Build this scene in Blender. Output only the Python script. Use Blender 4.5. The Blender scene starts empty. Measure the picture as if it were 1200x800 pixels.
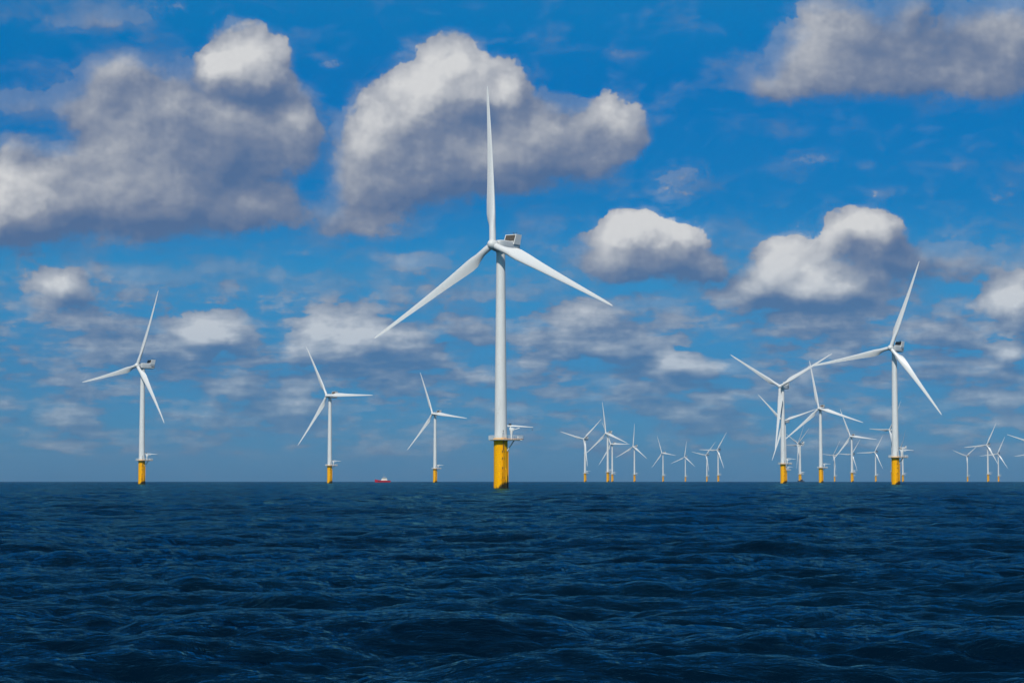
import bpy, bmesh, math, random
import numpy as np
from mathutils import Vector, Matrix

R = math.radians
scene = bpy.context.scene
EARTH = 6.371e6 * 1.15          # with the usual refraction of the line of sight
CAM_H = 3.0
HAZE = 2.8e-5

# ------------------------------------------------------------------ camera
cam_data = bpy.data.cameras.new('camera')
cam_data.sensor_width = 36.0
cam_data.lens = 77.1
cam_data.clip_start = 0.5
cam_data.clip_end = 60000.0
cam = bpy.data.objects.new('camera', cam_data)
cam.location = (0, 0, CAM_H)
cam.rotation_euler = (R(90 + 3.604), 0, 0)
scene.collection.objects.link(cam)
scene.camera = cam

# ------------------------------------------------------------------ light
SUN_EL, SUN_AZ = 43.0, 192.0    # azimuth clockwise from +Y: behind the camera, to the left
sd = Vector((math.sin(R(SUN_AZ)) * math.cos(R(SUN_EL)), math.cos(R(SUN_AZ)) * math.cos(R(SUN_EL)), math.sin(R(SUN_EL))))
sun_data = bpy.data.lights.new('sun', 'SUN')
sun_data.energy = 3.15
sun_data.angle = R(0.53)
sun_data.color = (1.0, 0.955, 0.88)
sun = bpy.data.objects.new('sun', sun_data)
sun.rotation_euler = (-sd).to_track_quat('-Z', 'Y').to_euler()
sun.location = sd * 300
scene.collection.objects.link(sun)

scene.view_settings.view_transform = 'Standard'
scene.view_settings.look = 'None'
scene.view_settings.exposure = 0.0
scene.view_settings.gamma = 1.0
scene.view_settings.use_curve_mapping = False
scene.cycles.use_adaptive_sampling = True
scene.cycles.adaptive_threshold = .015
scene.cycles.adaptive_min_samples = 12
scene.cycles.max_bounces = 4
scene.cycles.glossy_bounces = 2
scene.cycles.diffuse_bounces = 2

# ------------------------------------------------------------------ world: sky with clouds by azimuth / elevation (degrees)
# azimuth, elevation, half width, half height, weight
CLOUD_MASS = [
(-6.99,11.02,0.98,0.85,1.20), (-6.50,10.53,0.85,0.71,1.10), (-7.65,10.56,0.60,0.45,1.00), 
(-8.92,9.49,1.67,1.34,1.00), (-10.67,9.66,1.00,1.34,0.80), (-6.71,9.10,1.78,1.34,1.00), 
(-8.03,8.20,2.01,1.34,1.00), (-5.49,9.23,0.56,1.00,0.80), (-10.00,8.37,1.56,1.34,1.00), 
(-11.29,7.25,2.45,1.11,1.00), (-12.80,7.53,1.34,1.11,1.00), (-8.90,7.08,2.45,0.89,0.90), 
(-6.48,7.12,1.34,0.56,0.70), (-13.11,6.66,1.78,0.71,0.90), (-4.36,6.92,1.56,0.56,0.50), 
(-10.35,10.42,0.71,0.67,0.60), (-12.40,9.60,1.34,0.62,0.60), (-12.81,8.61,0.89,0.27,0.50), 
(-10.92,11.98,2.12,0.58,0.36), (-1.58,10.81,0.85,0.76,1.20), (-2.25,10.30,1.11,0.85,1.10), 
(-0.90,10.22,1.07,0.78,1.10), (0.00,10.15,0.49,0.67,0.80), (-2.92,9.37,1.45,1.00,1.00), 
(-0.90,9.16,1.78,1.11,1.00), (1.12,9.05,1.34,0.89,1.00), (2.74,9.26,0.89,0.78,1.00), 
(3.14,8.97,0.53,0.62,0.70), (-3.81,8.59,0.85,0.94,0.80), (-2.24,7.94,2.56,0.94,0.90), 
(0.45,8.28,2.23,0.78,0.90), (-3.36,7.55,1.34,0.62,0.70), (2.24,8.16,0.89,0.56,0.50), 
(-0.22,7.57,1.34,0.45,0.40), (-3.80,6.66,2.01,0.36,0.40), (4.48,7.85,1.00,0.53,0.36), 
(7.37,8.10,1.23,0.36,0.30), (-4.72,10.78,0.56,0.49,0.35), (8.06,11.47,1.23,1.00,0.75), 
(8.94,11.66,1.34,1.00,0.70), (10.25,11.07,1.34,1.00,0.60), (7.28,10.62,1.34,0.89,0.60), 
(8.71,10.36,2.01,0.71,0.70), (11.99,11.29,1.45,1.00,0.75), (12.84,10.83,1.11,1.23,0.75), 
(10.68,10.26,1.78,0.62,0.60), (12.19,9.93,1.56,0.56,0.50), (10.59,12.14,0.49,0.56,0.60), 
(6.61,10.09,0.89,0.45,0.45), (3.47,6.27,1.07,0.71,1.10), (3.09,6.45,0.89,0.53,1.00), 
(4.47,6.13,0.71,0.53,0.90), (2.24,5.94,0.78,0.49,0.70), (3.80,5.64,1.67,0.49,0.80), (5.14,5.59,0.49,0.31,0.60), 
(2.57,5.56,1.11,0.33,0.50), (9.11,6.31,0.94,0.53,1.10), (8.63,6.47,0.58,0.40,0.80), (9.70,6.19,0.58,0.53,0.90), 
(9.54,5.64,1.00,0.40,0.35), (7.24,5.63,0.94,0.62,1.10), (6.79,5.31,0.78,0.45,0.90), (8.00,5.07,1.45,0.58,0.90), 
(6.68,4.78,1.34,0.36,0.80), (8.66,4.97,1.34,0.49,0.80), (10.30,5.48,1.23,0.45,0.40), 
(12.71,4.60,0.58,0.53,1.00), (13.11,4.27,0.58,0.58,0.90), (12.53,3.84,0.89,0.36,0.60), 
(12.78,3.17,0.60,0.33,0.80), (-11.95,4.88,0.80,0.45,0.90), (-11.52,4.95,0.49,0.29,0.70), 
(-10.84,5.47,0.53,0.25,0.40), (-11.15,4.24,1.34,0.29,0.42), (-12.63,3.28,0.36,0.18,0.35), 
(-8.38,3.63,0.71,0.53,1.00), (-7.84,3.77,0.71,0.45,1.00), (-7.16,3.53,0.62,0.36,0.70), 
(-9.34,3.45,0.94,0.40,0.55), (-9.99,3.44,0.78,0.40,0.50), (-7.98,3.02,1.34,0.27,0.40), 
(-5.12,3.55,0.71,0.53,0.90), (-4.41,3.66,0.80,0.58,1.00), (-3.57,3.44,1.00,0.49,0.90), 
(-2.45,3.33,0.80,0.38,0.70), (-4.01,2.99,1.78,0.36,0.50), (-5.56,2.03,0.45,0.29,0.70), 
(-6.00,1.70,0.60,0.18,0.50), (11.81,5.71,0.67,0.27,0.30), (10.18,4.64,1.34,0.27,0.30), 
(-3.13,4.82,0.85,0.31,0.50), (-1.79,4.72,0.78,0.31,0.42), (-0.94,3.94,0.60,0.29,0.50), 
(1.79,4.05,1.07,0.40,0.80), (1.30,3.60,1.07,0.31,0.70), (2.72,3.60,0.94,0.38,0.70), (2.23,3.33,1.38,0.27,0.60), 
(4.41,2.82,0.71,0.42,0.80), (4.03,3.04,0.29,0.29,0.70), (5.56,2.92,1.11,0.29,0.50), (6.00,2.54,1.34,0.36,0.45), 
(7.99,4.12,1.29,0.31,0.50), (6.67,3.87,1.34,0.27,0.45), (11.27,5.28,1.00,0.36,0.35), 
(-2.68,5.71,1.00,0.31,0.35), (12.80,7.38,0.89,0.27,0.30), (9.56,7.40,1.11,0.22,0.25), 
(2.25,11.13,1.34,0.22,0.20), (-10.48,11.71,1.34,0.45,0.30), (-0.89,2.71,1.34,0.27,0.30), 
(-6.66,2.47,1.34,0.31,0.30), (1.78,2.49,1.34,0.31,0.30), (11.45,2.66,1.11,0.31,0.35), 
(8.86,2.90,1.11,0.27,0.30), (-11.86,1.35,1.11,0.22,0.30), (4.01,2.04,1.34,0.27,0.30), 
(12.30,2.00,1.11,0.22,0.35), (-7.98,2.24,1.11,0.22,0.30), (11.03,3.65,1.34,0.31,0.40), 
]
CLOUD_LIT = [
(-6.90,10.80,1.25,0.85,1.00), (-7.57,10.57,0.49,0.33,0.60), (-12.84,7.73,1.34,0.78,0.75), 
(-12.68,6.88,1.11,0.62,0.60), (-8.79,7.41,1.56,0.67,0.35), (-5.56,9.34,0.49,0.58,0.45), 
(-9.26,10.13,0.89,0.56,0.30), (-8.05,9.95,0.89,0.56,0.25), (-1.76,10.65,1.60,0.98,1.15), 
(-2.70,9.77,1.23,0.62,0.80), (-3.82,9.14,0.67,0.62,0.60), (-0.18,10.13,0.76,0.62,0.75), 
(1.12,9.16,1.34,0.49,0.50), (2.74,9.55,0.89,0.53,0.60), (-0.90,8.61,1.34,0.45,0.20), 
(3.51,6.67,1.74,0.94,0.80), (4.47,6.37,0.94,0.58,0.50), (9.11,6.59,1.34,0.71,0.80), (7.24,5.87,1.29,0.76,0.80), 
(8.11,5.11,1.56,0.40,0.60), (12.80,4.73,0.94,0.67,0.80), (12.82,3.30,0.62,0.40,0.60), 
(-11.91,5.14,1.07,0.53,0.60), (-8.10,4.05,1.38,0.80,0.50), (-4.51,3.99,1.67,0.85,0.50), 
(-2.90,3.64,1.34,0.53,0.35), (1.83,4.36,1.34,0.58,0.50), (4.23,3.15,0.80,0.58,0.60), 
(-5.51,2.21,0.62,0.45,0.60), (8.65,4.18,1.34,0.45,0.30), (11.46,3.64,1.34,0.45,0.20), 
(8.06,11.68,1.34,0.89,0.40), (-7.25,7.66,1.56,0.76,-0.50), (-10.46,9.88,1.00,0.67,-0.20), 
(-6.72,9.76,1.11,0.45,-0.20), (-1.12,9.42,1.34,0.49,-0.35), (-2.24,7.27,2.90,0.53,-0.45), 
(3.80,5.73,2.01,0.36,-0.40), (1.35,7.79,2.23,0.45,-0.30), (9.54,5.36,1.56,0.40,-0.35), 
(8.71,9.82,2.67,0.31,-0.25), (-9.98,6.58,3.34,0.49,-0.40), (-11.08,7.91,1.11,0.45,-0.10), 
(11.55,10.38,0.89,0.67,0.30), (12.85,11.51,0.89,0.67,0.35), (4.48,7.92,0.67,0.27,0.15), 
(8.93,10.57,1.34,0.45,0.20), (10.03,10.76,3.79,1.56,-0.22), (-10.92,11.98,2.01,0.67,-0.20), 
]

world = bpy.data.worlds.new('World')
scene.world = world
world.use_nodes = True
world.cycles.sampling_method = 'MANUAL'
world.cycles.sample_map_resolution = 512


class G:
    """small node builder"""
    def __init__(s, nt):
        s.nt = nt
        s.n = nt.nodes
        s.l = nt.links

    def put(s, node, i, v):
        if hasattr(v, 'is_output'):
            s.l.new(v, node.inputs[i])
        elif v is not None:
            node.inputs[i].default_value = v

    def m(s, op, a, b=None, c=None, clamp=False):
        n = s.n.new('ShaderNodeMath')
        n.operation = op
        n.use_clamp = clamp
        for i, v in enumerate((a, b, c)):
            if v is not None:
                s.put(n, i, v)
        return n.outputs[0]

    def v(s, op, a, b=None, scale=None):
        n = s.n.new('ShaderNodeVectorMath')
        n.operation = op
        s.put(n, 0, a)
        if b is not None:
            s.put(n, 1, b)
        if scale is not None:
            s.put(n, 3, scale)
        return n.outputs[1] if op in ('LENGTH', 'DOT_PRODUCT') else n.outputs[0]

    def xyz(s, a=None, b=None, c=None):
        n = s.n.new('ShaderNodeCombineXYZ')
        for i, v in enumerate((a, b, c)):
            if v is not None:
                s.put(n, i, v)
        return n.outputs[0]

    def sep(s, a):
        n = s.n.new('ShaderNodeSeparateXYZ')
        s.put(n, 0, a)
        return n.outputs

    def smooth(s, x, a, b, lo=0.0, hi=1.0):
        n = s.n.new('ShaderNodeMapRange')
        n.interpolation_type = 'SMOOTHSTEP'
        s.put(n, 0, x)
        for i, v in enumerate((a, b, lo, hi)):
            s.put(n, i + 1, v)
        return n.outputs[0]

    def lin(s, x, a, b, lo=0.0, hi=1.0):
        n = s.n.new('ShaderNodeMapRange')
        s.put(n, 0, x)
        for i, v in enumerate((a, b, lo, hi)):
            s.put(n, i + 1, v)
        return n.outputs[0]

    def noise(s, vec, scale, detail=4, rough=.5, dist=0., lac=2.0, color=False, typ='FBM'):
        n = s.n.new('ShaderNodeTexNoise')
        n.noise_type = typ
        s.put(n, 'Vector', vec)
        n.inputs['Scale'].default_value = scale
        n.inputs['Detail'].default_value = detail
        n.inputs['Roughness'].default_value = rough
        n.inputs['Lacunarity'].default_value = lac
        n.inputs['Distortion'].default_value = dist
        return n.outputs['Color' if color else 'Fac']

    def voro(s, vec, scale, detail=3, rough=.5, smooth=.6):
        n = s.n.new('ShaderNodeTexVoronoi')
        n.voronoi_dimensions = '2D'
        n.feature = 'SMOOTH_F1'
        n.normalize = True
        s.put(n, 'Vector', vec)
        n.inputs['Scale'].default_value = scale
        n.inputs['Detail'].default_value = detail
        n.inputs['Roughness'].default_value = rough
        n.inputs['Smoothness'].default_value = smooth
        return n.outputs['Distance']

    def mix(s, f, a, b, mode='MIX'):
        n = s.n.new('ShaderNodeMix')
        n.data_type = 'RGBA'
        n.blend_type = mode
        s.put(n, 0, f)
        for i, v in ((6, a), (7, b)):
            if isinstance(v, tuple) and len(v) == 3:
                v = (*v, 1)
            s.put(n, i, v)
        return n.outputs[2]

    def ramp(s, x, stops, interp='LINEAR'):
        n = s.n.new('ShaderNodeValToRGB')
        n.color_ramp.interpolation = interp
        s.put(n, 0, x)
        e = n.color_ramp.elements
        while len(e) < len(stops):
            e.new(.5)
        for el, (p, c) in zip(e, stops):
            el.position = p
            el.color = (*c, 1) if len(c) == 3 else c
        return n.outputs[0]

    def blobs(s, vec, items, k=1.0):
        acc = None
        for (a, e, rx, ry, w) in items:
            mp = s.n.new('ShaderNodeMapping')
            mp.vector_type = 'TEXTURE'
            s.put(mp, 0, vec)
            mp.inputs['Location'].default_value = (a, e, 0)
            mp.inputs['Scale'].default_value = (rx * k, ry * k, 1)
            gr = s.n.new('ShaderNodeTexGradient')
            gr.gradient_type = 'SPHERICAL'
            s.l.new(mp.outputs[0], gr.inputs[0])
            if acc is None:
                acc = s.m('MULTIPLY', gr.outputs['Fac'], w)
            else:
                acc = s.m('MULTIPLY_ADD', gr.outputs['Fac'], w, acc)
        return acc


def cloud_group():
    """thickness of cloud seen in a direction; in: azimuth/elevation in degrees, plus 3D direction"""
    gt = bpy.data.node_groups.new('cloud_thickness', 'ShaderNodeTree')
    gt.interface.new_socket('p', in_out='INPUT', socket_type='NodeSocketVector')
    gt.interface.new_socket('thickness', in_out='OUTPUT', socket_type='NodeSocketFloat')
    g = G(gt)
    gi = gt.nodes.new('NodeGroupInput')
    go = gt.nodes.new('NodeGroupOutput')
    p = gi.outputs[0]
    # billowing: push the lookup about with noise of three sizes
    w1 = g.noise(p, .33, 2, .5, color=True)
    w2 = g.noise(p, 1.5, 5, .62, color=True)
    q = g.v('ADD', p, g.v('SCALE', g.v('SUBTRACT', w1, (.5, .5, .5)), scale=.75))
    q = g.v('ADD', q, g.v('SCALE', g.v('SUBTRACT', w2, (.5, .5, .5)), scale=.55))
    f = g.blobs(q, CLOUD_MASS, 1.36)
    f = g.m('MINIMUM', f, 1.5)
    # puffs (cauliflower) and wisps
    puff = g.voro(g.v('ADD', p, g.v('SCALE', w2, scale=.5)), 1.15, 5, .6, .6)
    puff = g.m('SUBTRACT', .42, puff)
    wisp = g.m('SUBTRACT', g.noise(g.v('MULTIPLY', p, (1, 1.5, 1)), .9, 7, .58), .5)
    d = g.m('MULTIPLY_ADD', puff, .38, f)
    d = g.m('MULTIPLY_ADD', wisp, .75, d)
    # distant low rows of small clouds, flattened by the grazing view
    el = g.sep(p)[1]
    low = g.noise(g.v('MULTIPLY', p, (1, 2.3, 1)), .42, 6, .56)
    w_low = g.m('MULTIPLY', g.smooth(el, .3, 1.0), g.smooth(el, 7.6, 4.0))
    low = g.m('MULTIPLY', g.m('MULTIPLY_ADD', low, 2.7, -.94), w_low)
    low2 = g.noise(g.v('MULTIPLY', p, (1, 3.4, 1)), .75, 5, .55)
    w2_ = g.m('MULTIPLY', g.smooth(el, .35, .9), g.smooth(el, 5.5, 3.0))
    d = g.m('MULTIPLY_ADD', g.m('SUBTRACT', low2, .475), g.m('MULTIPLY', w2_, 3.0), d)
    d = g.m('ADD', d, g.m('MAXIMUM', low, g.m('MULTIPLY', w_low, -.1)))
    # more cloud above and to the sides of the view
    hi = g.noise(g.v('MULTIPLY', p, (.5, 1, 1)), .11, 5, .55)
    out_az = g.smooth(g.m('ABSOLUTE', g.sep(p)[0]), 14.5, 20)
    out_el = g.smooth(el, 14, 19)
    wo = g.m('MAXIMUM', out_az, out_el)
    wo = g.m('MULTIPLY', wo, g.smooth(el, 1, 4))
    d = g.m('MULTIPLY_ADD', g.m('MULTIPLY_ADD', hi, 4.5, -2.15), wo, d)
    gt.links.new(d, go.inputs[0])
    return gt


def build_world():
    nt = world.node_tree
    nt.nodes.clear()
    g = G(nt)
    out = nt.nodes.new('ShaderNodeOutputWorld')
    bg = nt.nodes.new('ShaderNodeBackground')
    nt.links.new(bg.outputs[0], out.inputs[0])
    bg.inputs['Strength'].default_value = 0.08
    sky = nt.nodes.new('ShaderNodeTexSky')
    sky.sky_type = 'NISHITA'
    sky.sun_disc = False
    sky.sun_elevation = R(SUN_EL)
    sky.sun_rotation = R(SUN_AZ)
    sky.air_density = 1.0
    sky.dust_density = .6
    sky.ozone_density = 2.0
    tc = nt.nodes.new('ShaderNodeTexCoord')
    d = tc.outputs['Generated']
    x, y, z = g.sep(d)[:3]
    az = g.m('DEGREES', g.m('ARCTAN2', x, y))
    el = g.m('DEGREES', g.m('ARCSINE', z))
    p = g.xyz(az, el)
    # the deep blue of a polarised, clean sea sky: tint over the Sky Texture
    tint = g.ramp(g.lin(el, 0, 40), TINT)
    skyc = g.mix(1.0, sky.outputs[0], tint, 'MULTIPLY')
    # faint streaks of thin cirrus in the blue
    cg = cloud_group()

    def thick(vec):
        n = nt.nodes.new('ShaderNodeGroup')
        n.node_tree = cg
        nt.links.new(vec, n.inputs[0])
        return n.outputs[0]
    D0 = thick(p)
    D1 = thick(g.v('ADD', p, (-.30, .42, 0)))
    lit = g.blobs(g.v('ADD', p, g.v('SCALE', g.v('SUBTRACT', g.noise(p, 1.0, 3, .6, color=True), (.5, .5, .5)), scale=1.2)), CLOUD_LIT, 1.3)
    relief = g.m('SUBTRACT', D0, D1)
    crisp = g.m('MAXIMUM', g.m('MULTIPLY', g.smooth(lit, -.15, .25), .7), g.smooth(relief, -.12, .32))
    soft = g.m('SUBTRACT', .62, g.m('MULTIPLY', crisp, .50))
    edge = g.m('MULTIPLY_ADD', g.m('SUBTRACT', g.noise(p, 3.0, 8, .68, .4), .5), .46, D0)
    alpha = g.smooth(edge, .20, g.m('ADD', .20, soft))
    # thin veils stay see-through, deep clouds close up
    deep = g.smooth(g.m('ADD', D0, D1), .55, 1.5, .38, 1.0)
    alpha = g.m('MULTIPLY', alpha, g.m('MAXIMUM', deep, g.smooth(lit, .0, .25)))
    veil_n = g.noise(g.v('MULTIPLY', p, (.7, 1.5, 1)), .8, 7, .62, .5)
    veil = g.m('MULTIPLY_ADD', g.m('SUBTRACT', veil_n, .5), 1.5, D0)
    veil = g.m('MULTIPLY', g.smooth(veil, .0, .62), .40)
    alpha = g.m('MAXIMUM', alpha, veil)
    L = g.m('MULTIPLY_ADD', relief, .42, .31)
    L = g.m('MULTIPLY_ADD', lit, .36, L)
    L = g.m('MULTIPLY_ADD', g.smooth(lit, .16, .55), .17, L)
    fine = g.m('SUBTRACT', g.noise(p, 1.9, 5, .6), g.noise(g.v('ADD', p, (-.12, .16, 0)), 1.9, 5, .6))
    L = g.m('MULTIPLY_ADD', fine, .30, L)
    L = g.m('ADD', L, g.m('MULTIPLY', g.m('SUBTRACT', g.noise(p, .42, 5, .5), .5), .85))
    up = g.m('MAXIMUM', g.smooth(el, 15, 25), g.smooth(g.m('ABSOLUTE', az), 14.5, 20))
    L = g.m('MULTIPLY_ADD', up, .2, L)
    col = g.ramp(L, CLOUD_COL)
    k = nt.nodes.new('ShaderNodeVectorMath')
    k.operation = 'SCALE'
    nt.links.new(col, k.inputs[0])
    k.inputs['Scale'].default_value = 1 / .08
    # far clouds sink into the blue air
    air = g.smooth(el, 0.3, 7.0, .45, 0.97)
    a2 = g.m('MULTIPLY', alpha, air)
    vv = g.mix(a2, skyc, k.outputs[0])
    nt.links.new(vv, bg.inputs['Color'])


TINT = [(0.0, (.12, .48, 1.14)), (.068, (.09, .395, .87)), (.135, (.075, .47, .87)), (.18, (.02, .40, .82)), (.26, (.005, .43, .87)), (.30, (.012, .52, .94)), (.5, (.25, .75, 1.0)), (1.0, (.8, .95, 1))]
CLOUD_COL = [(0.0, (.085, .155, .30)), (.28, (.175, .225, .335)), (.5, (.30, .335, .41)), (.75, (.47, .49, .53)), (1.0, (.67, .675, .68))]
build_world()

# ------------------------------------------------------------------ materials
def material(name, color, rough=.5, metal=0., spec=.5, coat=0.):
    m = bpy.data.materials.new(name)
    m.use_nodes = True
    b = m.node_tree.nodes['Principled BSDF']
    b.inputs['Base Color'].default_value = (*color, 1)
    b.inputs['Roughness'].default_value = rough
    b.inputs['Metallic'].default_value = metal
    b.inputs['Specular IOR Level'].default_value = spec
    b.inputs['Coat Weight'].default_value = coat
    return m, G(m.node_tree), b


def coords(g, kind='Object'):
    return g.n.new('ShaderNodeTexCoord').outputs[kind]


def mat_white():
    m, g, b = material('white_paint', (.72, .73, .71), .38, spec=.4)
    p = coords(g)
    n = g.noise(g.v('MULTIPLY', p, (1, 1, .12)), 1.2, 6, .6)
    c = g.mix(g.smooth(n, .35, .75), (.77, .775, .74), (.70, .705, .67))
    n2 = g.noise(g.v('MULTIPLY', p, (3, 3, .2)), 1.0, 4, .6)
    c = g.mix(g.smooth(n2, .62, .8, 0, .35), c, (.45, .44, .38))
    g.l.new(c, b.inputs['Base Color'])
    g.l.new(g.lin(n, .2, .8, .3, .5), b.inputs['Roughness'])
    return m


def mat_yellow():
    m, g, b = material('yellow_paint', (.85, .42, .01), .5, spec=.08)
    p = coords(g)
    z = g.sep(p)[2]
    n = g.noise(g.v('MULTIPLY', p, (1, 1, .15)), 1.6, 6, .65)
    c = g.mix(g.smooth(n, .4, .75), (1.0, .47, .002), (.90, .40, .002))
    # rust streaks running down from fittings
    s = g.noise(g.v('MULTIPLY', p, (2.6, 2.6, .07)), 1.0, 5, .6)
    c = g.mix(g.smooth(s, .62, .80, 0, .15), c, (.40, .13, .02))
    # marine growth and wet band in the splash zone
    side = g.smooth(g.sep(p)[0], -2.4, 2.4, -1.0, 1.3)
    edge = g.m('SUBTRACT', z, g.m('MULTIPLY_ADD', g.noise(p, .9, 6, .65), 2.6, side))
    c = g.mix(g.smooth(edge, .25, -.7), c, (.045, .04, .02))
    g.l.new(c, b.inputs['Base Color'])
    return m


M_WHITE = mat_white()
M_YELLOW = mat_yellow()
M_BLADE = material('blade_gelcoat', (.74, .745, .72), .32, spec=.45)[0]
M_GALV = material('galvanised_steel', (.52, .54, .54), .45, metal=.3)[0]
M_PALE = material('pale_grey_paint', (.66, .67, .6), .5)[0]
M_DARK = material('dark_steel', (.03, .032, .035), .5)[0]
M_ORANGE = material('orange_kick_plate', (.62, .2, .04), .5)[0]
M_GLASS = material('dark_glass', (.015, .02, .03), .08, spec=.6)[0]
M_RED = material('red_hull_paint', (.60, .015, .04), .35)[0]
M_CREAM = material('cream_paint', (.78, .75, .66), .4)[0]
M_GREYBLUE = material('slate_hull_paint', (.045, .055, .075), .45)[0]


def mat_radiator():
    m, g, b = material('radiator_grille', (.06, .05, .04), .5, metal=.2)
    p = coords(g)
    w = g.n.new('ShaderNodeTexWave')
    w.inputs['Scale'].default_value = 1.1
    g.l.new(p, w.inputs['Vector'])
    c = g.mix(g.smooth(w.outputs['Fac'], .7, .9), (.05, .038, .03), (.20, .17, .13))
    g.l.new(c, b.inputs['Base Color'])
    return m


M_RAD = mat_radiator()


def mat_water():
    m = bpy.data.materials.new('sea_water')
    m.use_nodes = True
    m.node_tree.nodes.clear()
    g = G(m.node_tree)
    geo = g.n.new('ShaderNodeNewGeometry')
    p = geo.outputs['Position']
    # ripples of several sizes, worked into the normal
    n1 = g.noise(g.v('MULTIPLY', p, (.8, 1.5, 1)), 1.9, 4, .62, .3)
    bp = g.n.new('ShaderNodeBump')
    bp.inputs['Strength'].default_value = 1.0
    bp.inputs['Distance'].default_value = 1.0
    g.l.new(g.m('MULTIPLY', n1, .09), bp.inputs['Height'])
    nv = bp.outputs[0]
    for sc, amp, st in ((3.4, .40, (.7, 1.2, 1)), (.42, .66, (.6, 1.1, 1)), (.09, .62, (.6, 1.2, 1)), (.016, .40, (.5, 1.3, 1))):
        c = g.noise(g.v('MULTIPLY', p, st), sc, 3, .6, color=True)
        nv = g.v('ADD', nv, g.v('MULTIPLY', g.v('SUBTRACT', c, (.5, .5, .5)), (amp, amp, 0)))
    nrm = g.v('NORMALIZE', nv)
    pt = g.noise(g.v('MULTIPLY', p, (1, 2.2, 1)), .012, 3, .5)
    body = g.n.new('ShaderNodeBsdfDiffuse')
    g.l.new(g.mix(g.smooth(pt, .3, .7), (.0002, .0042, .0125), (.0002, .0075, .0185)), body.inputs['Color'])
    g.l.new(nrm, body.inputs['Normal'])
    gl = g.n.new('ShaderNodeBsdfGlossy')
    gl.inputs['Color'].default_value = (.24, .79, 1, 1)
    gl.inputs['Roughness'].default_value = .07
    g.l.new(nrm, gl.inputs['Normal'])
    fr = g.n.new('ShaderNodeFresnel')
    fr.inputs['IOR'].default_value = 1.333
    g.l.new(nrm, fr.inputs['Normal'])
    # the polarised share of the reflection is missing, as through the filter that deepened the sky
    f = g.m('MULTIPLY', g.m('POWER', fr.outputs[0], 1.1), .54)
    mx = g.n.new('ShaderNodeMixShader')
    g.l.new(f, mx.inputs[0])
    g.l.new(body.outputs[0], mx.inputs[1])
    g.l.new(gl.outputs[0], mx.inputs[2])
    out = g.n.new('ShaderNodeOutputMaterial')
    g.l.new(mx.outputs[0], out.inputs[0])
    return m


M_WATER = mat_water()


# ------------------------------------------------------------------ mesh helpers
def mesh_obj(name, bm, mat, parent=None, smooth=True, mats=None):
    me = bpy.data.meshes.new(name)
    bmesh.ops.recalc_face_normals(bm, faces=bm.faces)
    bm.to_mesh(me)
    bm.free()
    for q in (mats or [mat]):
        me.materials.append(q)
    if smooth:
        me.shade_smooth()
        me.set_sharp_from_angle(angle=R(35))
    o = bpy.data.objects.new(name, me)
    scene.collection.objects.link(o)
    if parent is not None:
        o.parent = parent
    return o


def rings(bm, sections, cap=True, closed=True):
    """loft through lists of points"""
    vs = [[bm.verts.new(p) for p in s] for s in sections]
    n = len(vs[0])
    for a, b in zip(vs, vs[1:]):
        for i in range(n if closed else n - 1):
            j = (i + 1) % n
            bm.faces.new((a[i], a[j], b[j], b[i]))
    if cap:
        bm.faces.new(vs[0][::-1])
        bm.faces.new(vs[-1])
    return vs


def lathe(bm, prof, n=40, c=(0, 0), cap=True):
    rings(bm, [[(c[0] + r * math.cos(2 * math.pi * i / n), c[1] + r * math.sin(2 * math.pi * i / n), z) for i in range(n)]
               for r, z in prof], cap)


def tube(bm, a, b, r, n=8, r2=None):
    a, b = Vector(a), Vector(b)
    d = (b - a).normalized()
    u = d.orthogonal().normalized()
    w = d.cross(u)
    r2 = r if r2 is None else r2
    rings(bm, [[p + (u * math.cos(2 * math.pi * i / n) + w * math.sin(2 * math.pi * i / n)) * q for i in range(n)]
               for p, q in ((a, r), (b, r2))])


def box(bm, lo, hi, bevel=0.):
    x0, y0, z0 = lo
    x1, y1, z1 = hi
    vs = [bm.verts.new(p) for p in ((x0, y0, z0), (x1, y0, z0), (x1, y1, z0), (x0, y1, z0), (x0, y0, z1), (x1, y0, z1), (x1, y1, z1), (x0, y1, z1))]
    fs = [bm.faces.new([vs[i] for i in f]) for f in ((3, 2, 1, 0), (4, 5, 6, 7), (0, 1, 5, 4), (1, 2, 6, 5), (2, 3, 7, 6), (3, 0, 4, 7))]
    if bevel:
        es = list({e for f in fs for e in f.edges})
        bmesh.ops.bevel(bm, geom=es, offset=bevel, segments=2, affect='EDGES', profile=.5)


def prism(bm, pts, y0, y1, bevel=0.):
    """extrude an XZ outline along Y"""
    a = [bm.verts.new((x, y0, z)) for x, z in pts]
    b = [bm.verts.new((x, y1, z)) for x, z in pts]
    n = len(pts)
    fs = [bm.faces.new(a), bm.faces.new(b[::-1])]
    for i in range(n):
        fs.append(bm.faces.new((a[(i + 1) % n], a[i], b[i], b[(i + 1) % n])))
    if bevel:
        es = list({e for f in fs for e in f.edges})
        bmesh.ops.bevel(bm, geom=es, offset=bevel, segments=2, affect='EDGES', profile=.5)


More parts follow.
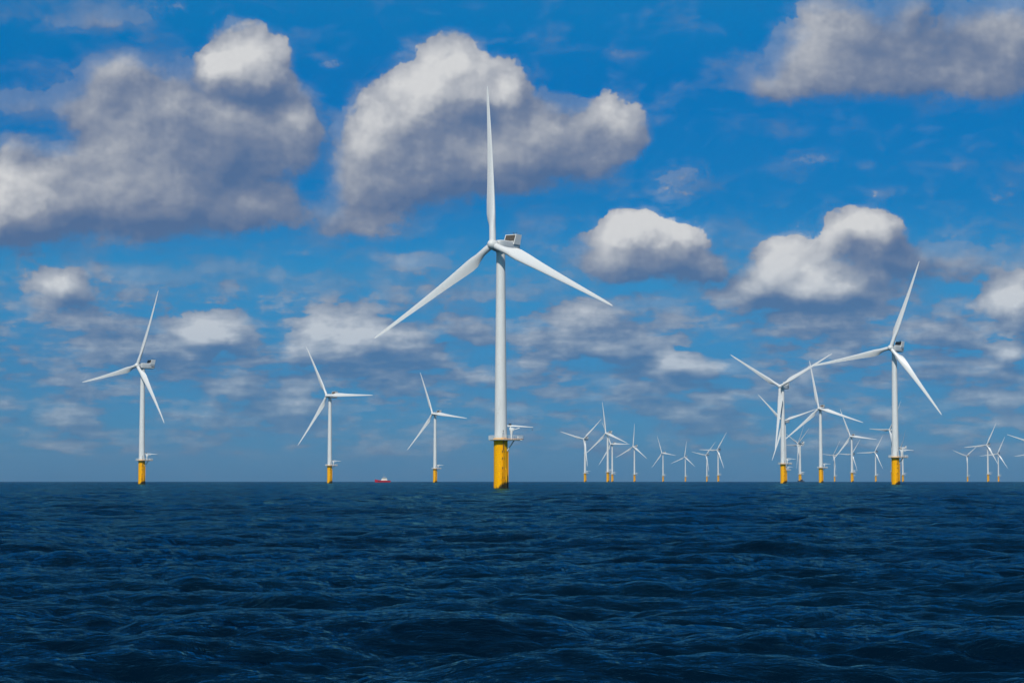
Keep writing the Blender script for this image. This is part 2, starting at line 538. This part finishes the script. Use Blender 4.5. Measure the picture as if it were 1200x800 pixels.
# ------------------------------------------------------------------ the sea
def fft_ocean(L, N, wind, seed, lam_min, lam_max, hs, spread=4, wdir=R(82)):
    """one period of a random sea surface (height and the two horizontal shifts), significant height hs"""
    rng = np.random.default_rng(seed)
    k1 = np.fft.fftfreq(N, 1 / N) * 2 * np.pi / L
    kx, ky = np.meshgrid(k1, k1, indexing='ij')
    k = np.hypot(kx, ky)
    k[0, 0] = 1
    lp = wind * wind / 9.81
    P = np.exp(-1 / (k * lp) ** 2) / k ** 4
    th = np.arctan2(ky, kx)
    P *= np.abs(np.cos((th - wdir) / 1)) ** spread + .10
    P *= np.exp(-(lam_min * k / 2 / np.pi) ** 2 * .5)
    P[k < 2 * np.pi / lam_max] = 0
    P[0, 0] = 0
    A = (rng.standard_normal((N, N)) + 1j * rng.standard_normal((N, N))) * np.sqrt(P)
    h = np.fft.ifft2(A)
    s = hs / 4 / h.real.std()
    dx = np.fft.ifft2(-1j * A * kx / k).real * s
    dy = np.fft.ifft2(-1j * A * ky / k).real * s
    return h.real * s, dx, dy


def sample(F, L, x, y):
    N = F.shape[0]
    u = (x / L * N) % N
    v = (y / L * N) % N
    i = u.astype(int)
    j = v.astype(int)
    fu = u - i
    fv = v - j
    i %= N
    j %= N
    i2 = (i + 1) % N
    j2 = (j + 1) % N
    return F[i, j] * (1 - fu) * (1 - fv) + F[i2, j] * fu * (1 - fv) + F[i, j2] * (1 - fu) * fv + F[i2, j2] * fu * fv


def rot(x, y, a):
    return x * math.cos(a) - y * math.sin(a), x * math.sin(a) + y * math.cos(a)


CASCADES = [  # (period, grid, wind, seed, shortest, longest, significant height, choppiness, turn)
    (257.0, 512, 6.5, 11, 2.2, 36.0, .46, 1.25, .25),
    (61.0, 512, 6.0, 5, .7, 10.0, .42, 1.2, -.35),
    (17.3, 512, 6.0, 8, .13, 2.6, .15, 1.15, .3),
]


def build_sea():
    # polar sheet centred under the boat: rows and columns get wider with distance
    r = [1.5]
    while r[-1] < 22:
        r.append(r[-1] * 1.03)
    while r[-1] < 3000:
        r.append(r[-1] + min(r[-1] * .0036, 3.0))
    while r[-1] < 6800:
        r.append(r[-1] + 6.5)
    while r[-1] < 12000:
        r.append(r[-1] * 1.06)
    r = np.array(r)
    fine = np.arange(-17.0, 17.001, .075)
    mid_ = np.concatenate([np.arange(17.3, 40, .4), np.arange(40, 180, 4.0)])
    az = np.radians(np.concatenate([-mid_[::-1], fine, mid_, [180.0]]))[:-1]
    RR, AA = np.meshgrid(r, az, indexing='ij')
    x = RR * np.sin(AA)
    y = RR * np.cos(AA)
    z = -RR ** 2 / (2 * EARTH)
    X, Y, Z = x.copy(), y.copy(), z.copy()
    spacing = np.gradient(r)[:, None]
    for (L, N, w, sd_, l0, l1, hs, ch, a) in CASCADES:
        h, dx, dy = fft_ocean(L, N, w, sd_, l0, l1, hs)
        u, v = rot(x, y, a)
        fade = np.clip(1.9 - spacing / (l0 * 2.4), 0, 1)
        Z += sample(h, L, u, v) * fade
        sx, sy = rot(sample(dx, L, u, v), sample(dy, L, u, v), -a)
        X += sx * ch * fade
        Y += sy * ch * fade
    nr, na = x.shape
    co = np.stack([X, Y, Z], -1).reshape(-1, 3).astype(np.float32)
    i = np.arange(nr - 1)[:, None] * na
    j = np.arange(na)[None, :]
    j2 = (j + 1) % na
    quads = np.stack([i + j, i + na + j, i + na + j2, i + j2], -1).reshape(-1, 4)[:, ::-1]
    # close the small hole beneath the boat with one centre vertex
    c = len(co)
    co = np.vstack([co, [[0, 0, 0]]]).astype(np.float32)
    tri = np.stack([np.full(na, c), np.arange(na), (np.arange(na) + 1) % na], -1)[:, ::-1]
    me = bpy.data.meshes.new('sea')
    nq, nt_ = len(quads), len(tri)
    me.vertices.add(len(co))
    me.vertices.foreach_set('co', co.ravel())
    me.loops.add(nq * 4 + nt_ * 3)
    me.loops.foreach_set('vertex_index', np.concatenate([quads.ravel(), tri.ravel()]).astype(np.int32))
    me.polygons.add(nq + nt_)
    me.polygons.foreach_set('loop_start', np.concatenate([np.arange(nq) * 4, nq * 4 + np.arange(nt_) * 3]).astype(np.int32))
    me.update(calc_edges=True)
    me.materials.append(M_WATER)
    me.shade_smooth()
    o = bpy.data.objects.new('sea', me)
    scene.collection.objects.link(o)
    o['kind'] = 'structure'
    # faces must look up
    me.validate()
    print('sea verts', len(co), 'normal', me.polygons[nq // 2].normal[:])


build_sea()

# ------------------------------------------------------------------ sea air
bm = bmesh.new()
bmesh.ops.create_cube(bm, size=1.0)
for v in bm.verts:
    v.co = Vector((v.co.x * 27000, v.co.y * 27000, 160 if v.co.z > 0 else -14))
me = bpy.data.meshes.new('haze')
bm.to_mesh(me)
bm.free()
hz = bpy.data.objects.new('haze', me)
scene.collection.objects.link(hz)
hz['kind'] = 'stuff'
mh = bpy.data.materials.new('sea_haze')
mh.use_nodes = True
mh.node_tree.nodes.clear()
vol = mh.node_tree.nodes.new('ShaderNodeVolumePrincipled')
vol.inputs['Color'].default_value = (.75, .86, 1, 1)
vol.inputs['Density'].default_value = HAZE
vol.inputs['Anisotropy'].default_value = .2
mo = mh.node_tree.nodes.new('ShaderNodeOutputMaterial')
mh.node_tree.links.new(vol.outputs[0], mo.inputs['Volume'])
me.materials.append(mh)

# ------------------------------------------------------------------ wind turbine
HUB_H, OVERHANG, TILT, BLADE_R = 84.0, 5.2, 6.0, 56.0
PLAT = 16.9


def empty(name, loc=(0, 0, 0), parent=None):
    o = bpy.data.objects.new(name, None)
    o.empty_display_size = 2
    o.location = loc
    scene.collection.objects.link(o)
    if parent:
        o.parent = parent
    return o


def blade_bm():
    bm = bmesh.new()
    n = 28
    secs = []
    # span r, chord, thickness ratio, blend circle->foil, twist deg, upwind bend
    st = [(1.5, 2.3, 1.0, 0, 16), (3.2, 2.3, 1.0, 0, 16), (5.0, 2.4, .92, .2, 19), (7.3, 3.15, .6, .75, 19), (9.2, 3.95, .42, 1, 17), (11.5, 4.2, .34, 1, 14),
          (16, 3.75, .30, 1, 9.5), (21, 3.15, .26, 1, 7), (27, 2.6, .23, 1, 5), (34, 2.08, .20, 1, 3), (41, 1.62, .18, 1, 1.5), (47, 1.25, .17, 1, .6),
          (51.5, .95, .16, 1, 0), (54.2, .66, .16, 1, 0), (55.4, .42, .16, 1, 0), (55.85, .22, .18, 1, 0), (56.0, .06, .3, 1, 0)]
    for (r, c, t, bl, tw) in st:
        pts = []
        bend = 2.6 * max(0, (r - 10) / 46) ** 2
        rk = 2.3 / 2
        for i in range(n):
            th = 2 * math.pi * i / n
            # foil: x from leading (+) to trailing (-)
            s = (1 - math.cos(th)) / 2                   # 0 at leading edge, 1 at trailing
            yt = 5 * t * (.2969 * math.sqrt(s) - .126 * s - .3516 * s * s + .2843 * s ** 3 - .1036 * s ** 4)
            sg = 1 if th <= math.pi else -1
            fx = (.30 - s) * c
            fy = sg * yt * c * (1.15 if sg > 0 else .85)
            cx = math.cos(th) * rk * min(1, c / 2.3)
            cy = sg * abs(math.sin(th)) * rk * min(1, c / 2.3)
            X = fx * bl + cx * (1 - bl)
            Yd = fy * bl + cy * (1 - bl)
            a = R(tw + 1.5)
            xr = X * math.cos(a) + Yd * math.sin(a)
            yr = -X * math.sin(a) + Yd * math.cos(a)
            pts.append((xr, yr - bend - .0 , r))
        secs.append(pts)
    rings(bm, secs)
    return bm


def build_turbine():
    root = empty('wind_turbine')
    # yellow transition piece standing in the sea
    bm = bmesh.new()
    lathe(bm, [(2.42, -9.0), (2.42, 1.5), (2.40, 3.0), (2.40, 12.0), (2.40, PLAT - .55), (2.56, PLAT - .5), (2.56, PLAT - .12), (2.30, PLAT - .10)], 56)
    pile = mesh_obj('transition_piece', bm, M_YELLOW, root)
    # access ladder with two fender tubes on the camera side, dark brackets
    la = R(-68)
    ex = Vector((math.cos(la), math.sin(la), 0))
    ey = Vector((-math.sin(la), math.cos(la), 0))
    bm = bmesh.new()
    for s in (-1, 1):
        tube(bm, ex * 2.75 + ey * .26 * s + Vector((0, 0, -3)), ex * 2.75 + ey * .26 * s + Vector((0, 0, PLAT + .9)), .05, 6)
    for k in range(58):
        z = -1 + k * .31
        tube(bm, ex * 2.75 + ey * .26 + Vector((0, 0, z)), ex * 2.75 - ey * .26 + Vector((0, 0, z)), .025, 5)
    mesh_obj('ladder', bm, M_YELLOW, pile)
    for s in (-1, 1):
        bm = bmesh.new()
        tube(bm, ex * 3.3 + ey * .8 * s + Vector((0, 0, -4)), ex * 3.3 + ey * .8 * s + Vector((0, 0, 6.2)), .17, 10)
        tube(bm, ex * 3.3 + ey * .8 * s + Vector((0, 0, 6.2)), ex * 2.3 + ey * .8 * s + Vector((0, 0, 7.0)), .17, 10)
        for z in (.4, 3.2):
            tube(bm, ex * 3.3 + ey * .8 * s + Vector((0, 0, z)), ex * 2.2 + ey * .8 * s + Vector((0, 0, z)), .12, 8)
        mesh_obj('fender_tube', bm, M_YELLOW, pile)
    for z in (3.4, 6.7, 10.0, 12.4):
        for s in (-1, 1):
            bm = bmesh.new()
            c = ex * 2.55 + ey * .36 * s
            tube(bm, c + Vector((0, 0, z)), c + Vector((0, 0, z + .75)), .13, 8)
            mesh_obj('bracket', bm, M_DARK, pile)
    bm = bmesh.new()
    tube(bm, ex * 2.5 + Vector((0, 0, 13.2)), ex * 2.5 + Vector((0, 0, PLAT - .4)), .2, 8)
    mesh_obj('cable_duct', bm, M_DARK, pile)
    bm = bmesh.new()     # power cable tube on the right flank
    tube(bm, (2.55, -.5, -6), (2.55, -.5, 13.5), .16, 10)
    mesh_obj('cable_tube', bm, M_YELLOW, pile)

    # platform: round collar stretched out under the crane
    def outline(rad, ext, z, n=40):
        pts = []
        for i in range(n):
            th = 2 * math.pi * i / n
            x, y = rad * math.cos(th), rad * math.sin(th)
            if x > 0:
                x = x / rad * ext
                x = min(x, ext)
                y = math.copysign(min(abs(y) * 1.15, rad * .82), y) if x > ext * .35 else y
            pts.append(Vector((x, y, z)))
        return pts
    bm = bmesh.new()
    rings(bm, [outline(4.2, 7.9, PLAT - .16), outline(4.2, 7.9, PLAT + .02)])
    tube(bm, (2.2, .9, PLAT - 4.0), (4.7, .9, PLAT - .2), .19, 8)
    tube(bm, (2.2, -.9, PLAT - 4.0), (4.7, -.9, PLAT - .2), .19, 8)
    for yy in (-2.4, 0, 2.4):
        tube(bm, (-3.9, yy * .8, PLAT - .26), (7.4, yy, PLAT - .26), .11, 6)
    plat = mesh_obj('platform', bm, M_PALE, root)
    bm = bmesh.new()
    lathe(bm, [(2.2, PLAT + .03), (2.62, PLAT + .03), (2.62, PLAT + .42), (2.2, PLAT + .45)], 48)
    mesh_obj('flange', bm, M_YELLOW, plat)
    bm = bmesh.new()
    o_ = outline(4.14, 7.82, PLAT + .02, 52)
    for i, a in enumerate(o_):
        b = o_[(i + 1) % len(o_)]
        tube(bm, a, a + Vector((0, 0, 1.3)), .045, 5)
        for hgt, rr in ((.45, .04), (.88, .04), (1.3, .055)):
            tube(bm, a + Vector((0, 0, hgt)), b + Vector((0, 0, hgt)), rr, 5)
    mesh_obj('railing', bm, M_WHITE, plat)
    bm = bmesh.new()
    for i, a in enumerate(o_):
        b = o_[(i + 1) % len(o_)]
        if a.x > .3 and b.x > .3:
            v = [bm.verts.new(q) for q in (a * 1.004, b * 1.004, b * 1.004 + Vector((0, 0, .2)), a * 1.004 + Vector((0, 0, .2)))]
            bm.faces.new(v)
    bmesh.ops.solidify(bm, geom=list(bm.faces), thickness=.02)
    mesh_obj('kick_plate', bm, M_ORANGE, plat)

    # tower, three flanged cans
    bm = bmesh.new()
    prof = []
    z0, z1, r0, r1 = PLAT - .1, HUB_H - 1.9, 2.17, 1.52
    for k in range(4):
        za = z0 + (z1 - z0) * k / 4
        zb = z0 + (z1 - z0) * (k + 1) / 4
        ra = r0 + (r1 - r0) * k / 4
        rb = r0 + (r1 - r0) * (k + 1) / 4
        prof += [(ra, za + (.0 if k == 0 else .05)), (rb, zb - .05)]
        if k < 3:
            prof += [(rb + .03, zb - .045), (rb + .03, zb + .045)]
    lathe(bm, prof, 64)
    tower = mesh_obj('tower', bm, M_WHITE, root)
    # door and its lamp, camera side
    da = R(-66)
    dx = Vector((math.cos(da), math.sin(da), 0))
    dy = Vector((-math.sin(da), math.cos(da), 0))
    bm = bmesh.new()
    rings(bm, [[dx * rr + dy * (.42 * math.cos(t)) + Vector((0, 0, PLAT + 1.45 + 1.0 * math.sin(t))) for t in [2 * math.pi * i / 20 for i in range(20)]] for rr in (2.0, 2.2)])
    mesh_obj('door', bm, M_GALV, tower)
    bm = bmesh.new()
    q = dx * 2.2 + dy * .0 + Vector((0, 0, PLAT + 2.8))
    box(bm, (q.x - .15, q.y - .22, q.z), (q.x + .15, q.y + .05, q.z + .3))
    mesh_obj('door_lamp', bm, M_DARK, tower)

    # davit crane
    bm = bmesh.new()
    tube(bm, (3.7, -.6, PLAT), (3.7, -.6, PLAT + 1.6), .28, 14)
    tube(bm, (3.7, -.6, PLAT + 1.6), (3.75, -.6, PLAT + 3.1), .34, 14, .62)
    prism(bm, [(3.1, PLAT + 3.0), (4.5, PLAT + 3.0), (4.9, PLAT + 3.75), (4.1, PLAT + 4.0), (2.9, PLAT + 4.0)], -1.1, -.1, .05)
    tube(bm, (4.4, -.6, PLAT + 3.3), (6.5, -.6, PLAT + 3.95), .13, 8)
    crane = mesh_obj('crane', bm, M_WHITE, root)
    bm = bmesh.new()
    prism(bm, [(2.3, PLAT + 4.35), (2.3, PLAT + 4.95), (5.0, PLAT + 4.9), (11.2, PLAT + 4.28), (11.2, PLAT + 4.10), (5.0, PLAT + 4.38)], -.8, -.4, .03)
    tube(bm, (3.4, -.6, PLAT + 3.9), (3.4, -.6, PLAT + 4.5), .2, 10)
    mesh_obj('boom', bm, M_WHITE, crane)
    bm = bmesh.new()
    box(bm, (2.7, -.95, PLAT + 4.97), (3.7, -.3, PLAT + 5.45), .05)
    mesh_obj('winch', bm, M_DARK, crane)
    bm = bmesh.new()
    tube(bm, (10.9, -.6, PLAT + 4.15), (10.9, -.6, PLAT + 3.4), .03, 5)
    box(bm, (10.8, -.68, PLAT + 3.1), (11.0, -.52, PLAT + 3.4))
    mesh_obj('hook', bm, M_DARK, crane)
    # service cabinet on the platform
    bm = bmesh.new()
    box(bm, (5.6, -1.6, PLAT + .03), (6.5, -.4, PLAT + 1.1), .04)
    mesh_obj('cabinet', bm, M_GALV, plat)

    # nacelle, front toward -Y; its origin is on the tower axis at hub height
    bm = bmesh.new()
    secs = []
    for (yy, w, zt, zb) in ((-3.3, 1.55, 1.55, -1.6), (-2.6, 1.85, 1.75, -1.85), (-.5, 2.0, 1.9, -2.0), (8.4, 2.0, 1.9, -2.0), (9.5, 1.9, 1.75, -1.55), (9.9, 1.6, 1.4, -1.1)):
        pts = []
        rc = .45
        for (cx, cz, a0) in ((w - rc, zt - rc, 0), (-w + rc, zt - rc, 90), (-w + rc, zb + rc, 180), (w - rc, zb + rc, 270)):
            for k in range(5):
                a = R(a0 + 22.5 * k)
                pts.append((cx + rc * math.cos(a), yy, cz + rc * math.sin(a)))
        secs.append(pts)
    rings(bm, secs)
    nac = mesh_obj('nacelle', bm, M_WHITE, root)
    nac.location = (0, 0, HUB_H)
    # yaw ring under the nacelle
    bm = bmesh.new()
    lathe(bm, [(1.75, -2.35), (1.75, -1.95)], 40)
    mesh_obj('yaw_ring', bm, M_GALV, nac)
    # rooftop cooler: frame leaning back, dark radiator set in its front
    bm = bmesh.new()
    # sides (two wedge plates), top beam, bottom beam, as one frame
    for s in (-1, 1):
        x0, x1 = sorted((s * 2.25, s * 2.0))
        a = [(4.9, .9), (9.0, .9), (10.1, 4.55), (6.6, 4.6)]
        va = [bm.verts.new((x0, yy, zz)) for yy, zz in a]
        vb = [bm.verts.new((x1, yy, zz)) for yy, zz in a]
        bm.faces.new(va)
        bm.faces.new(vb[::-1])
        for i in range(4):
            bm.faces.new((va[i], va[(i + 1) % 4], vb[(i + 1) % 4], vb[i]))
    box(bm, (-1.998, 6.5, 4.3), (1.998, 10.0, 4.55))
    box(bm, (-1.998, 5.0, 1.88), (1.998, 6.2, 2.05))
    mesh_obj('cooler_frame', bm, M_WHITE, nac)
    bm = bmesh.new()
    v = [bm.verts.new(q) for q in ((-1.99, 5.4, 2.06), (1.99, 5.4, 2.06), (1.99, 6.62, 4.29), (-1.99, 6.62, 4.29), (-1.99, 5.7, 2.06), (1.99, 5.7, 2.06), (1.99, 6.92, 4.29), (-1.99, 6.92, 4.29))]
    for f in ((0, 1, 2, 3), (7, 6, 5, 4), (0, 4, 5, 1), (2, 6, 7, 3), (1, 5, 6, 2), (0, 3, 7, 4)):
        bm.faces.new([v[i] for i in f])
    mesh_obj('radiator', bm, M_RAD, nac)
    for xs in (-.6, .6):
        bm = bmesh.new()
        tube(bm, (xs, 9.2, 4.5), (xs, 9.2, 5.5), .05, 6)
        tube(bm, (xs - .3, 9.2, 5.5), (xs + .3, 9.2, 5.5), .06, 6)
        mesh_obj('wind_sensor', bm, M_DARK, nac)
    bm = bmesh.new()
    lathe(bm, [(.2, 4.5), (.2, 5.0), (.1, 5.1)], 10, (0, 8.6))
    mesh_obj('warning_light', bm, M_DARK, nac)
    for s in (-1, 1):     # side vents, dark slots low on both flanks
        bm = bmesh.new()
        x0, x1 = sorted((s * 2.03, s * 1.9))
        box(bm, (x0, 6.3, -.75), (x1, 8.6, -.1))
        mesh_obj('side_vent', bm, M_DARK, nac)

    # hub: rounded spinner, origin at rotor centre, upwind is -Y
    bm = bmesh.new()
    prof = [(-2.15, .02), (-2.1, .35), (-1.9, .8), (-1.5, 1.25), (-.9, 1.62), (-.2, 1.82), (.5, 1.86), (1.2, 1.78), (1.65, 1.6)]
    n = 40
    rings(bm, [[(r_ * math.cos(2 * math.pi * i / n), y_, r_ * math.sin(2 * math.pi * i / n)) for i in range(n)] for y_, r_ in prof])
    hub = mesh_obj('hub', bm, M_WHITE, root)
    b0 = mesh_obj('blade', blade_bm(), M_BLADE, hub)
    for k in (1, 2):
        b1 = b0.copy()
        scene.collection.objects.link(b1)
        b1.parent = hub
        b1.rotation_euler = (0, R(120 * k), 0)
    return root


def copy_tree(o, parent=None):
    c = o.copy()
    scene.collection.objects.link(c)
    c.parent = parent
    for ch in list(o.children):
        copy_tree(ch, c)
    return c


def place(root, x, y, yaw, phase, label):
    root.location = (x, y, -(x * x + y * y) / (2 * EARTH))
    root['label'] = label
    root['category'] = 'wind turbine'
    root['group'] = 'wind turbines of the offshore wind farm'
    for ch in root.children:
        n = ch.name.split('.')[0]
        if n == 'nacelle':
            ch.rotation_euler = (0, 0, R(-yaw))
        elif n == 'hub':
            ch.rotation_mode = 'QUATERNION'
            f = Vector((-math.sin(R(yaw)), -math.cos(R(yaw)), 0)) * OVERHANG
            ch.location = (f.x, f.y, HUB_H)
            mrot = Matrix.Rotation(R(-yaw), 3, 'Z') @ Matrix.Rotation(R(-TILT), 3, 'X') @ Matrix.Rotation(R(phase), 3, 'Y')
            ch.rotation_quaternion = mrot.to_quaternion()


TURBINES = [   # x, distance, yaw of the rotor to the left, turn of the rotor, label
    (-262.7, 1558.4, 39.0, 19.0, 'white turbine on a yellow base standing alone, farthest left'),
    (-175.8, 2117.4, 31.5, -29.0, 'white turbine just left of the small red boat'),
    (-94.2, 2687.1, 36.0, -22.8, 'white turbine between the small red boat and the largest turbine'),
    (-3.9, 757.6, 32.4, -4.4, 'largest and nearest white turbine, with platform, ladder and crane in clear view'),
    (143.5, 4316.7, 33.3, 46.1, 'small turbine with raised blades like a Y, first one right of the largest turbine'),
    (165.7, 3801.0, 42.4, -10.7, 'taller front turbine of the close overlapping pair right of the largest turbine'),
    (223.9, 4905.7, 40.8, -28.6, 'smaller turbine half hidden behind the taller one of the close overlapping pair'),
    (293.8, 5271.4, 42.0, 2.2, 'small turbine with one blade straight up, just right of the close overlapping pair'),
    (443.3, 6448.0, 44.2, -22.0, 'tiny distant turbine with one blade leaning left, midway between largest turbine and right cluster'),
    (591.9, 7500.5, 34.9, 6.9, 'tiny distant turbine with one upright blade, just left of the crossing pair'),
    (616.7, 6954.0, 41.3, 41.5, 'lower left turbine of the tiny distant pair whose blades cross'),
    (547.5, 5833.8, 38.6, 31.6, 'slightly taller right turbine of the tiny distant pair whose blades cross'),
    (235.3, 1906.6, 31.9, -58.7, 'tall turbine with two blades raised in a wide V and one hanging down'),
    (377.5, 3035.8, 37.5, -46.5, 'turbine with its tower hidden behind the one with the wide V of blades'),
    (350.1, 2490.0, 26.7, -12.1, 'tall turbine second in height of the right cluster, one blade nearly upright'),
    (635.7, 4844.2, 66.0, 54.0, 'front turbine of the tangled pair above the small dark boat'),
    (657.7, 5023.6, 68.8, 30.8, 'rear turbine of the tangled pair above the small dark boat, one blade pointing left'),
    (1029.3, 7010.2, 60.0, 35.0, 'tiny distant turbine right of the second tallest in the right cluster'),
    (629.1, 4065.4, 35.3, -23.3, 'mid sized turbine in the right cluster with a tiny turbine directly behind its tower'),
    (1050.9, 6775.4, 43.0, 33.3, 'tiny turbine showing only its blades behind the tower of a mid sized one'),
    (1035.0, 6252.2, 38.0, 28.1, 'tiny distant turbine standing just left of the thick tower at right'),
    (613.6, 3541.5, 66.0, 33.0, 'turbine hidden behind the thick tower at right, one blade sticking out left'),
    (235.8, 1350.6, 35.4, 19.4, 'large turbine at right, tallest of the right cluster, thick yellow base'),
    (971.2, 5459.0, 80.0, 35.0, 'tiny turbine seen nearly edge on, just right of the thick tower at right'),
    (1490.5, 7188.8, 41.9, 50.9, 'leftmost of the three tiny turbines near the right edge'),
    (1088.5, 5024.0, 38.8, 25.0, 'tallest, middle one of the three tiny turbines near the right edge'),
    (1463.1, 6607.8, 31.5, 23.3, 'rightmost of the three tiny turbines near the right edge'),
    (1096.4, 4629.6, 37.0, -73.0, 'turbine beyond the right edge, only one long blade tip in view'),
    (1527.8, 6435.6, 37.0, -100.0, 'far turbine beyond the right edge, only a short faint blade tip in view'),
]
proto = build_turbine()
for i, t in enumerate(TURBINES):
    r_ = proto if i == 0 else copy_tree(proto)
    place(r_, *t)


# ------------------------------------------------------------------ boats
def hull_bm(L, W, H, draft=1.0):
    """bow toward -X, deck at H (bow raised)"""
    bm = bmesh.new()
    secs = []
    for k in range(13):
        t = k / 12
        x = -L / 2 + L * t
        wid = W / 2 * min(1, (t / .38) ** .62 if t > 0 else 0.02) * (1 - .08 * max(0, t - .7) / .3)
        wid = max(wid, .05)
        top = H * (1 + .55 * (1 - min(1, t / .5)) ** 1.6)
        rake = -.9 * (1 - min(1, t / .25))
        secs.append([(x + rake, -wid, top), (x + rake * .5, -wid * .92, H * .3), (x, -wid * .55, -draft * .7), (x, 0, -draft),
                     (x, wid * .55, -draft * .7), (x + rake * .5, wid * .92, H * .3), (x + rake, wid, top)])
    rings(bm, secs)
    return bm


def build_red_boat():
    root = empty('boat')
    hull = mesh_obj('hull', hull_bm(21, 6.2, 2.7), M_RED, root)
    bm = bmesh.new()
    box(bm, (-7.5, -3.14, 2.4), (9.6, 3.14, 2.6), .05)
    mesh_obj('fender', bm, M_DARK, hull)
    bm = bmesh.new()
    prism(bm, [(-3.0, 2.6), (6.2, 2.6), (5.9, 4.3), (1.0, 4.4), (-2.0, 4.3)], -2.3, 2.3, .12)
    prism(bm, [(-1.8, 4.3), (5.6, 4.3), (5.0, 6.5), (-.7, 6.5)], -1.9, 1.9, .12)
    cab = mesh_obj('wheelhouse', bm, M_CREAM, root)
    for s in (-1, 1):
        for (xa, xb) in ((-.8, 1.0), (1.3, 3.0), (3.3, 4.8)):
            bm = bmesh.new()
            y0, y1 = sorted((s * 1.86, s * 1.93))
            box(bm, (xa, y0, 5.2), (xb, y1, 6.1))
            mesh_obj('window', bm, M_GLASS, cab)
    bm = bmesh.new()
    tube(bm, (1.2, 0, 6.4), (1.5, 0, 12.8), .16, 8)
    tube(bm, (1.3, -1.3, 9.2), (1.3, 1.3, 9.2), .09, 6)
    tube(bm, (-.3, 0, 7.9), (3.2, 0, 7.9), .12, 6)
    tube(bm, (4.2, 0, 6.4), (4.2, 0, 10.0), .08, 6)
    box(bm, (.6, -1.0, 7.3), (1.9, 1.0, 7.6))
    mesh_obj('mast', bm, M_GALV, root)
    root['label'] = 'small red boat with cream wheelhouse and mast on the horizon'
    root['category'] = 'boat'
    return root


def build_dark_boat():
    root = empty('boat')
    mesh_obj('hull', hull_bm(13, 4.6, 2.0), M_GREYBLUE, root)
    bm = bmesh.new()
    prism(bm, [(-2.6, 1.9), (3.2, 1.9), (2.8, 5.0), (-1.4, 5.0)], -1.6, 1.6, .1)
    cab = mesh_obj('wheelhouse', bm, M_DARK, root)
    for s in (-1, 1):
        bm = bmesh.new()
        y0, y1 = sorted((s * 1.57, s * 1.64))
        box(bm, (-1.1, y0, 3.6), (2.3, y1, 4.5))
        mesh_obj('window', bm, M_GLASS, cab)
    bm = bmesh.new()
    tube(bm, (.8, 0, 4.9), (.9, 0, 7.6), .09, 6)
    mesh_obj('mast', bm, M_GALV, root)
    root['label'] = 'small dark boat at the foot of the tangled turbine pair'
    root['category'] = 'boat'
    return root


def on_sea(o, az_deg, dist, rz=0.):
    x, y = dist * math.sin(R(az_deg)), dist * math.cos(R(az_deg))
    o.location = (x, y, -dist * dist / (2 * EARTH))
    o.rotation_euler = (0, 0, R(rz))


on_sea(build_red_boat(), math.degrees(math.atan((449 - 600) / 2570)), 3050, 6)
on_sea(build_dark_boat(), math.degrees(math.atan((938.3 - 600) / 2570)), 4300, -8)
